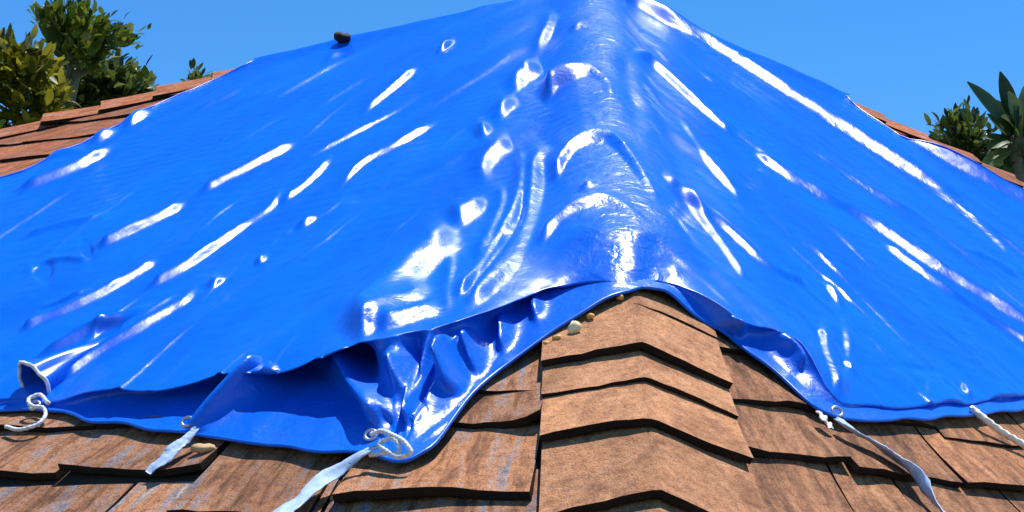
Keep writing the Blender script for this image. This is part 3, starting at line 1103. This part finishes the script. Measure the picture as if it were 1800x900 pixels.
H_all = H_all + DH
H_all = np.maximum(H_all, np.where(q_all > 0, 0.024, np.interp(r_all, [0, 0.3, 0.6], [0.004, 0.012, 0.028])))
r_out = DR
PV = PB + NB * H_all[..., None]
down = np.where((t_all < 0)[..., None], unit(np.array([0, 0, -1.0]) + NL * NL[2]), unit(np.array([0, 0, -1.0]) + NR * NR[2]))
PV = PV + down * r_out[..., None]
uvt = np.stack([U_ac.ravel(), U_al.ravel()], -1)
f_m = grid_faces(NRM + NSK, NC)
ok = (r_all.ravel()[f_m].max(1) > 0.006)
tarp_org = PV.reshape(-1, 3).mean(0)
tarp = mesh_obj("tarp", PV.reshape(-1, 3), f_m[:, ::-1].copy(), M_TARP, None, uvt, origin=tarp_org)
lay = (np.clip(np.abs(t_all) * 3.2 * r_all / 0.22 - 0.5, 0, 1) * np.clip(1 - 4 * q_all, 0, 1) * np.where(t_all > 0, 1.2, 1.0)).ravel().astype(np.float32)
at_l = tarp.data.attributes.new("tape_lay", 'FLOAT', 'POINT')
at_l.data.foreach_set("value", lay)
m_, d_, s__, u_ = polydist(smooth_path([(960, 150), (950, 280), (900, 420), (820, 510), (690, 580)], 24), 160)
crum = 0.9 * np.exp(-(np.abs(t_all) * 3.2 * r_all / 0.10)**2)
crum[m_] = np.maximum(crum[m_], 0.5 * np.exp(-(d_ / 60)**2))
crum = np.maximum(crum, 0.5 * (q_all > 0))
# in the gathered bundle the crinkles follow the bundle
bl = smooth_path([(965, 150), (955, 270), (920, 380), (850, 490), (760, 560), (640, 605)], 30)
b3 = np.array([surf_n(p[0], p[1]) for p in bl])
bT = np.gradient(b3[:, 0], axis=0)
bang = np.arctan2(bT @ dnL, bT @ cL)
dlt = (bang - aL + math.pi / 2) % math.pi - math.pi / 2
m2_, d2_, s2_, u2_ = polydist(bl, 220)
turn = np.zeros_like(H_all)
wt = np.exp(-(d2_ / 75)**4) * (t_all[m2_] < -0.012)
turn[m2_] = wt * np.interp(u2_, np.linspace(0, 1, len(bl)), dlt) / (2 * math.pi)
at_t = tarp.data.attributes.new("tape_turn", 'FLOAT', 'POINT')
at_t.data.foreach_set("value", turn.ravel().astype(np.float32))
at_c = tarp.data.attributes.new("crumple", 'FLOAT', 'POINT')
at_c.data.foreach_set("value", crum.ravel().astype(np.float32))
tag(tarp, "crumpled shiny blue tarpaulin stretched over the shingled roof hip", "tarp")

hem_path = np.vstack([PV[40:, 0][::6], PV[-1, 1:-1:4], PV[::-1, -1][:-40:6]])
V, fs = tube(hem_path, 0.0032, 6)
mesh_obj("hem", V, fs, M_TARP, tarp, np.stack([np.arange(len(V)) * 0.01, np.zeros(len(V))], -1))


def on_hem(px, py):
    """the hem vertex seen nearest to a place"""
    q = proj(PV[-1])
    return int(np.argmin((q[:, 0] - px)**2 + (q[:, 1] - py)**2))


def ring(c, n, R, r, seg=20):
    n = unit(n)
    a = unit(np.cross(n, [0.3, 0.1, 1]))
    b = np.cross(n, a)
    th = np.linspace(0, 2 * np.pi, seg, endpoint=False)
    return tube(c + R * (np.cos(th)[:, None] * a + np.sin(th)[:, None] * b), r, 8, True)


for x, y in ((62, 712), (335, 760), (650, 792), (1466, 738), (1712, 722), (-260, 730), (1990, 700)):
    k = on_hem(x, y)
    c = PV[-8, k] + NB[-8, k] * 0.005
    V, fs = ring(c, NB[-8, k] - 0.6 * FW, 0.0085, 0.0028)
    mesh_obj("grommet", V, fs, M_METAL, tarp)


# ------------------------------------------------------------------ ties
def surf(px, py, H):
    r, t = roof_rt(px, py, H)
    return base_pt(r, t) + H * (NL if t < 0 else NR)


def ribbon(pts, width, twist=None, thick=0.0016, n=40):
    """a flat strap along (x, y, height) places, with thickness, optional twist in degrees"""
    P = smooth_path([surf(*p) for p in pts], n)
    wd = np.interp(np.linspace(0, 1, n), np.linspace(0, 1, len(width)), width)
    tw = np.zeros(n) if twist is None else np.radians(np.interp(np.linspace(0, 1, n), np.linspace(0, 1, len(twist)), twist))
    T = np.gradient(P, axis=0)
    T /= np.linalg.norm(T, axis=1, keepdims=True)
    nn = np.array([NL if pts[0][0] < 1120 else NR] * n)
    B = np.cross(T, nn)
    B /= np.linalg.norm(B, axis=1, keepdims=True)
    nn = np.cross(B, T)
    Bt = B * np.cos(tw)[:, None] + nn * np.sin(tw)[:, None]
    Nt = -B * np.sin(tw)[:, None] + nn * np.cos(tw)[:, None]
    K = 5
    x = np.linspace(-1, 1, K)
    cup = 0.18 * (x * x - 0.4)
    top = P[:, None] + (wd / 2)[:, None, None] * (x[None, :, None] * Bt[:, None] + cup[None, :, None] * Nt[:, None])
    cr_ = rng.normal(0, 1, (n, K)) * 0.0004 + 0.0022 * np.sin(np.linspace(0, 14, n) + rng.uniform(0, 6))[:, None] * np.array([1, .3, -.6, .2, 1])
    top = top + cr_[..., None] * Nt[:, None] + (rng.normal(0, 1, (n, K)) * 0.0004)[..., None] * Bt[:, None]
    V = np.concatenate([top, top - thick * Nt[:, None]], 1).reshape(-1, 3)
    fs = []
    m = 2 * K
    for i in range(n - 1):
        a, b = i * m, (i + 1) * m
        for k in range(K - 1):
            fs.append((a + k, a + k + 1, b + k + 1, b + k))
            fs.append((a + K + k + 1, a + K + k, b + K + k, b + K + k + 1))
        fs.append((a, b, b + K, a + K))
        fs.append((a + K - 1, a + m - 1, b + m - 1, b + K - 1))
    e = (n - 1) * m
    fs.append(tuple(range(K)) + tuple(range(m - 1, K - 1, -1)))
    fs.append(tuple(e + k for k in range(K))[::-1] + tuple(e + k for k in range(K, m)))
    return V, fs


def rope(pts, rad, n=40, closed=False):
    P = smooth_path([surf(*p) for p in pts], n)
    s = np.linspace(0, 1, n)
    return tube(P, rad, 12, closed, 0.2)


G_TIE = "ties holding down the tarp hem"
V, fs = ribbon([(348, 752, .04), (322, 775, .035), (298, 798, .03), (262, 832, .018)], [.010, .018, .026, .022], [10, 20, 5, -10])
o = mesh_obj("tie_strap", V, fs, M_STRAP)
tag(o, "short pale strap between the tarp hem and the dark shingle gap at lower left", "strap", G_TIE)
V, fs = ribbon([(665, 785, .045), (630, 800, .04), (590, 830, .03), (550, 858, .028), (510, 892, .026), (470, 930, .024)], [.010, .014, .030, .034, .030, .026], [0, 25, 10, -15, 0, 10])
o = mesh_obj("tie_strap", V, fs, M_STRAP)
tag(o, "wide crinkled pale strap running down from the knotted tarp corner", "strap", G_TIE)
V, fs = ribbon([(1468, 735, .03), (1500, 757, .03), (1540, 780, .03), (1580, 808, .03), (1606, 832, .03), (1630, 862, .028), (1665, 905, .026), (1720, 960, .024)],
               [.018, .024, .040, .046, .024, .016, .018, .018], [0, 20, 35, 30, 80, 40, 20, 20], n=60)
o = mesh_obj("tie_strap", V, fs, M_STRAP)
tag(o, "twisted blue and white strap crossing the right shingles from the folded tarp corner", "strap", G_TIE)
V, fs = rope([(1708, 718, .03), (1728, 734, .03), (1760, 758, .025), (1800, 782, .022), (1880, 830, .02)], .0058, 50)
o = mesh_obj("rope", V, fs, M_CREAM)
tag(o, "cream cord lying on the shingles below the right tarp hem", "cord", G_TIE)

# rolled left corner of the sheet, open towards the viewer, with its rope and a white ring for the rim's highlight
mouth, tail = surf(58, 672, .045), surf(250, 572, .035)
ax = unit(mouth - tail)
e1 = unit(np.cross(ax, NL))
e2 = np.cross(e1, ax)
nu, nv = 26, 28
vv_ = []
for i in range(nu):
    f = i / (nu - 1)
    c = tail * (1 - f) + mouth * f
    rad = 0.004 + 0.030 * f**1.3
    for k in range(nv):
        a_ = 2 * math.pi * k / nv
        wob = 1 + 0.10 * math.sin(3 * a_ + 4 * f) + 0.06 * math.sin(7 * a_ - 6 * f)
        vv_.append(c + rad * wob * (e1 * math.cos(a_) * 1.15 + e2 * math.sin(a_)))
fs = [(i * nv + k, i * nv + (k + 1) % nv, (i + 1) * nv + (k + 1) % nv, (i + 1) * nv + k) for i in range(nu - 1) for k in range(nv)]
mesh_obj("rolled_corner", vv_, fs, M_TARP, tarp, np.array(vv_)[:, :2] * 1.0)
loop3 = [np.array(vv_[(nu - 1) * nv + k]) for k in range(nv)]
V1, f1 = tube(np.array(loop3), .0031, 12, True, 0.2)  # white ring added in place of the bright highlight on the rim
P2 = smooth_path([loop3[20], surf(82, 706, .04), surf(66, 694, .045), surf(52, 700, .045), surf(58, 714, .04), surf(74, 716, .036), surf(80, 728, .03), surf(66, 746, .026), surf(42, 754, .025), surf(10, 750, .022)], 140)
V2, f2 = tube(P2, .0031, 12, False, 0.2)
V = np.vstack([V1, V2])
fs = f1 + [tuple(i + len(V1) for i in f) for f in f2]
o = mesh_obj("rope_and_rim_glint", V, fs, M_ROPE)
tag(o, "white rope below the rolled tarp corner at the far left, with a ring painting its rim highlight", "rope", G_TIE)
# knot at the gathered corner
knot = [(652, 764, .055), (668, 758, .06), (690, 765, .06), (715, 782, .055), (722, 795, .048), (705, 803, .044), (682, 794, .046), (668, 780, .05), (680, 772, .055), (700, 780, .055), (702, 793, .048), (680, 796, .042), (650, 800, .036)]
V, fs = rope(knot, .0032, 160)
o = mesh_obj("corner_knot", V, fs, M_ROPE)
tag(o, "knotted white cord gathering the bunched tarp corner left of the hip", "knot", G_TIE)
# two short pale ends at the right tie
V, fs = ribbon([(1440, 722, .03), (1450, 738, .028), (1462, 752, .026)], [.012, .02, .012], [0, 15, 0], n=16)
o = mesh_obj("tie_end", V, fs, M_ROPE)
tag(o, "short white cord end beside the right tarp corner, nearest the hip", "cord end", G_TIE)


# ------------------------------------------------------------------ small loose things
def lump(name, px, py, H, size, mat, label, cat, group=None, squash=(1, 1, .7)):
    c = surf(px, py, H)
    n = 10
    V = []
    ph = rng.uniform(0, 6.28, 6)
    rings = [(-1, 0)] + [(math.sin(a), math.cos(a)) for a in np.linspace(-1.2, 1.2, 6)] + [(1, 0)]
    V.append(c + np.array([0, 0, -size * squash[2]]))
    for z, rr in rings[1:-1]:
        for k in range(n):
            a = 2 * math.pi * k / n
            w_ = 1 + 0.2 * math.sin(2 * a + ph[0] + z) + 0.14 * math.sin(3 * a + ph[1] - 2 * z) + 0.08 * math.sin(5 * a + ph[2] + 3 * z)
            V.append(c + size * w_ * np.array([rr * math.cos(a) * squash[0], rr * math.sin(a) * squash[1], z * squash[2]]))
    V.append(c + np.array([0, 0, size * squash[2]]))
    fs = []
    for k in range(n):
        fs.append((0, 1 + (k + 1) % n, 1 + k))
        for j in range(5):
            a, b = 1 + j * n, 1 + (j + 1) * n
            fs.append((a + k, a + (k + 1) % n, b + (k + 1) % n, b + k))
        fs.append((1 + 5 * n + k, 1 + 5 * n + (k + 1) % n, len(V) - 1))
    o = mesh_obj(name, V, fs, mat)
    return tag(o, label, cat, group)


G_P = "small stones along the tarp edge on the hip cap"
lump("pebble", 1010, 576, .031, .0092, M_PEBBLE, "largest pale yellow pebble on the top hip cap under the tarp edge", "pebble", G_P, (1, 1, 1.1))
lump("pebble", 979, 594, .027, .0065, M_AMBER, "amber pebble just left of the largest pale pebble", "pebble", G_P)
lump("pebble", 961, 604, .025, .0058, M_AMBER, "lowest amber pebble at the left end of the row along the tarp edge", "pebble", G_P)
lump("pebble", 1038, 556, .027, .0065, M_AMBER, "amber pebble just right of the largest pale pebble", "pebble", G_P)
lump("pebble", 1090, 523, .026, .0058, M_AMBER, "highest amber pebble close to the crest of the hip", "pebble", G_P)
lump("shingle_chip", 358, 789, .022, .012, M_CHIP, "small tan chip of shingle lying under the tarp hem beside the short pale strap", "chip", None, (1.4, 1, .6))
lump("bark_lump", 603, 67, .035, .022, M_DARK, "small black lump sitting on the tarp's upper left skyline", "lump", None, (1.3, 1, .7))


# ------------------------------------------------------------------ plants beyond the roof
def leaf_geo(base, tip, width, up, bend=0.15, cup=0.25, nseg=5):
    """one pointed leaf from base to tip, folded along its midrib; 3 x (nseg+1) vertices"""
    base, tip = np.asarray(base), np.asarray(tip)
    ax = tip - base
    Ln = np.linalg.norm(ax)
    ax = ax / Ln
    sd = np.cross(ax, up)
    sd /= np.linalg.norm(sd) + 1e-9
    nn = np.cross(sd, ax)
    V, fs = [], []
    for i in range(nseg + 1):
        u = i / nseg
        wv = width * 0.5 * (math.sin(math.pi * min(1, u * 0.93 + 0.05))**0.8)
        c = base + ax * Ln * u + nn * (bend * Ln * math.sin(math.pi * u) * 0.5)
        V += [c - sd * wv + nn * wv * cup, c, c + sd * wv + nn * wv * cup]
        if i:
            a, b = 3 * (i - 1), 3 * i
            fs += [(a, a + 1, b + 1, b), (a + 1, a + 2, b + 2, b + 1)]
    return np.array(V), fs


def trunk_mesh(name, paths, mat, parent):
    Vs, Fs = [], []
    for pts, r0, r1 in paths:
        P = smooth_path(pts, 14)
        V, fs = tube(P, np.linspace(r0, r1, 14), 8)
        off = sum(len(v) for v in Vs)
        Vs.append(V)
        Fs += [tuple(i + off for i in f) for f in fs]
    return mesh_obj(name, np.vstack(Vs), Fs, mat, parent)


def inside(poly, x, y):
    c = False
    j = len(poly) - 1
    for i in range(len(poly)):
        xi, yi = poly[i]
        xj, yj = poly[j]
        if (yi > y) != (yj > y) and x < (xj - xi) * (y - yi) / (yj - yi) + xi:
            c = not c
        j = i
    return c


def crown(poly, depth, spread, count, size, centre, mat, parent, up_bias=0.6, name="crown"):
    """leaf clumps through the volume whose outline is the polygon, thick in depth"""
    Vs, Fs, off = [], [], 0
    xs = [p[0] for p in poly]
    ys = [p[1] for p in poly]
    cen = at(centre[0], centre[1], depth)
    # clump centres, leaves around them
    clumps = []
    while len(clumps) < max(6, count // 14):
        x, y = random.uniform(min(xs), max(xs)), random.uniform(min(ys), max(ys))
        if inside(poly, x, y):
            clumps.append(at(x, y, depth + random.uniform(-spread, spread)))
    for i in range(count):
        c = random.choice(clumps)
        b = c + np.array([random.gauss(0, 1) for _ in range(3)]) * size * 0.55
        d = unit(b - cen + 1e-3) * 0.7 + np.array([random.gauss(0, .5), random.gauss(0, .5), random.gauss(up_bias * .4, .45)])
        d = unit(d)
        L = size * random.uniform(0.7, 1.25)
        V, fs = leaf_geo(b, b + d * L, L * random.uniform(.34, .5), np.array([random.gauss(0, .4), random.gauss(0, .4), 1.0]), random.uniform(-.25, .2), .3, 4)
        Vs.append(V)
        Fs += [tuple(k + off for k in f) for f in fs]
        off += len(V)
    return mesh_obj(name, np.vstack(Vs), Fs, mat, parent)


def ground_under(px, py, depth):
    p = at(px, py, depth)
    return np.array([p[0], p[1], GROUND])


# tall broad-leaved tree (the plume at upper left): big leaves one by one
D = 12.0
g0 = ground_under(118, 150, D)
tree = empty("broadleaf_tree", g0, "tall tree with a plume of big dark leaves behind the roof at upper left", "tree")
hub = at(140, 105, D)
trunk_mesh("trunk", [([g0, g0 + (0.05, 0, 3.0), at(112, 200, D), at(112, 150, D), hub], .11, .035),
                     ([at(112, 160, D), at(125, 110, D), at(110, 70, D)], .035, .015),
                     ([at(114, 150, D), at(170, 110, D), at(195, 80, D)], .03, .012)], M_BARK, tree)
plume = [((112, 95), (62, 8), 30), ((118, 90), (82, 18), 34), ((112, 105), (92, 42), 36), ((122, 85), (118, 2), 34), ((130, 90), (108, 28), 36), ((138, 85), (150, 6), 26),
         ((135, 95), (140, 30), 40), ((150, 95), (165, 45), 36), ((158, 92), (192, 34), 34), ((165, 95), (200, 50), 34), ((178, 88), (215, 55), 28), ((190, 84), (235, 42), 28),
         ((195, 82), (248, 74), 26), ((205, 78), (243, 62), 24), ((172, 100), (205, 85), 32), ((120, 98), (105, 82), 40), ((130, 105), (135, 70), 44), ((150, 110), (155, 72), 40),
         ((165, 108), (180, 78), 38), ((175, 112), (200, 95), 30), ((150, 112), (175, 118), 34), ((160, 105), (185, 108), 30), ((128, 108), (108, 100), 34), ((120, 88), (100, 60), 40),
         ((142, 92), (128, 50), 40), ((150, 88), (148, 40), 34), ((170, 90), (182, 55), 32), ((185, 88), (218, 72), 30), ((155, 100), (170, 60), 40), ((115, 80), (95, 28), 34),
         ((136, 80), (128, 20), 34), ((166, 112), (172, 130), 26)]
for (bx, by), (tx, ty), wd in plume:
    dz = rng.uniform(-.25, .25)
    b, tip = at(bx, by, D + rng.uniform(-.08, .08)), at(tx, ty, D + dz)
    V, fs = leaf_geo(b, tip, wd / F_PX * D, unit(np.array([rng.normal(0, .35), -1.0, 0.6 + rng.normal(0, .3)])), rng.uniform(-.2, .2), rng.uniform(.1, .35), 6)
    mesh_obj("leaf", V, fs, M_LEAF_PLUME, tree)

crown([(60, 25), (100, 22), (130, 12), (160, 28), (205, 48), (235, 62), (200, 92), (165, 110), (110, 108), (85, 60)], D, .25, 700, .085, (130, 110), M_LEAF_PLUME, tree, name="crown")
g0 = ground_under(50, 150, 11.2)
t2 = empty("yellowing_tree", g0, "yellowing leafy tree at the far upper left edge behind the roof", "tree")
trunk_mesh("trunk", [([g0, g0 + (0, 0, 3), at(60, 210, 11.2), at(62, 120, 11.2)], .09, .02), ([at(60, 200, 11.2), at(95, 140, 11.2)], .03, .012)], M_BARK, t2)
crown([(-60, 100), (-10, 85), (40, 92), (66, 112), (88, 138), (100, 165), (105, 200), (90, 235), (-60, 260)], 11.2, .4, 1900, .12, (30, 190), M_LEAF_YEL, t2)

g0 = ground_under(200, 160, 13)
t3 = empty("dark_tree", g0, "dense dark green tree behind the exposed left hip of the roof", "tree")
trunk_mesh("trunk", [([g0, g0 + (0, 0, 3.2), at(195, 210, 13), at(205, 130, 13)], .1, .03), ([at(196, 195, 13), at(250, 145, 13)], .035, .015), ([at(196, 195, 13), at(145, 160, 13)], .035, .015)], M_BARK, t3)
crown([(96, 170), (112, 128), (135, 122), (160, 132), (185, 125), (205, 125), (222, 130), (240, 145), (255, 150), (258, 170), (240, 190), (200, 215), (100, 240)], 13, .5, 2600, .12, (190, 200), M_LEAF_DARK, t3)

g0 = ground_under(346, 130, 16)
t4 = empty("conical_tree", g0, "small pointed treetop peeking over the left hip beside the tarp", "tree")
trunk_mesh("trunk", [([g0, g0 + (0, 0, 3), at(346, 160, 16), at(347, 116, 16)], .07, .012)], M_BARK, t4)
crown([(346, 126), (352, 140), (356, 160), (336, 160), (340, 140)], 16, .1, 60, .10, (346, 160), M_LEAF_DARK, t4)

# right: a plant of long spear leaves and a rounded tree
D = 11.0
g0 = ground_under(1790, 250, D)
t5 = empty("spear_leaf_tree", g0, "tropical plant with long pointed leaves standing above the right hip of the roof", "tree")
hub = at(1786, 236, D)
trunk_mesh("trunk", [([g0, g0 + (0, 0, 3), at(1790, 330, D), hub], .09, .05)], M_BARK, t5)
spear = [((1782, 236), (1700, 144), 34), ((1786, 228), (1758, 126), 30), ((1792, 226), (1812, 138), 32), ((1780, 232), (1722, 170), 34), ((1788, 222), (1772, 160), 36), ((1778, 240), (1735, 200), 34),
         ((1796, 232), (1835, 175), 36), ((1782, 246), (1735, 262), 30), ((1786, 250), (1752, 292), 32), ((1792, 252), (1795, 305), 34), ((1798, 246), (1842, 268), 34), ((1776, 246), (1726, 242), 20),
         ((1790, 240), (1800, 190), 40), ((1784, 240), (1760, 205), 40), ((1800, 238), (1850, 215), 36), ((1780, 262), (1720, 300), 30), ((1790, 262), (1770, 325), 30), ((1800, 262), (1835, 320), 30)]
for i in range(26):
    a_ = rng.uniform(0, 6.28)
    L_ = rng.uniform(38, 95)
    ox, oy = 1788 + rng.uniform(-16, 30), 240 + rng.uniform(-12, 50)
    spear.append(((ox, oy), (ox + L_ * math.cos(a_), oy - L_ * math.sin(a_) * 0.9), rng.uniform(16, 26)))
for (bx, by), (tx, ty), wd in spear:
    b, tip = at(bx, by, D + rng.uniform(-.05, .05)), at(tx, ty, D + rng.uniform(-.2, .2))
    V, fs = leaf_geo(b, tip, wd / F_PX * D, unit(np.array([rng.normal(0, .3), -1.0, 0.7])), rng.uniform(0, .25), rng.uniform(.15, .35), 6)
    mesh_obj("leaf", V, fs, M_LEAF_PALM, t5)
g0 = ground_under(1700, 250, 13)
t6 = empty("rounded_tree", g0, "rounded dark tree just behind the right hip, left of the spear leaved plant", "tree")
trunk_mesh("trunk", [([g0, g0 + (0, 0, 3.2), at(1700, 310, 13), at(1695, 240, 13)], .09, .02)], M_BARK, t6)
crown([(1652, 240), (1662, 224), (1685, 214), (1712, 220), (1722, 240), (1715, 262), (1740, 262), (1800, 270), (1840, 290), (1840, 350), (1760, 330), (1690, 285)], 13, .4, 1500, .11, (1700, 270), M_LEAF_DARK, t6)
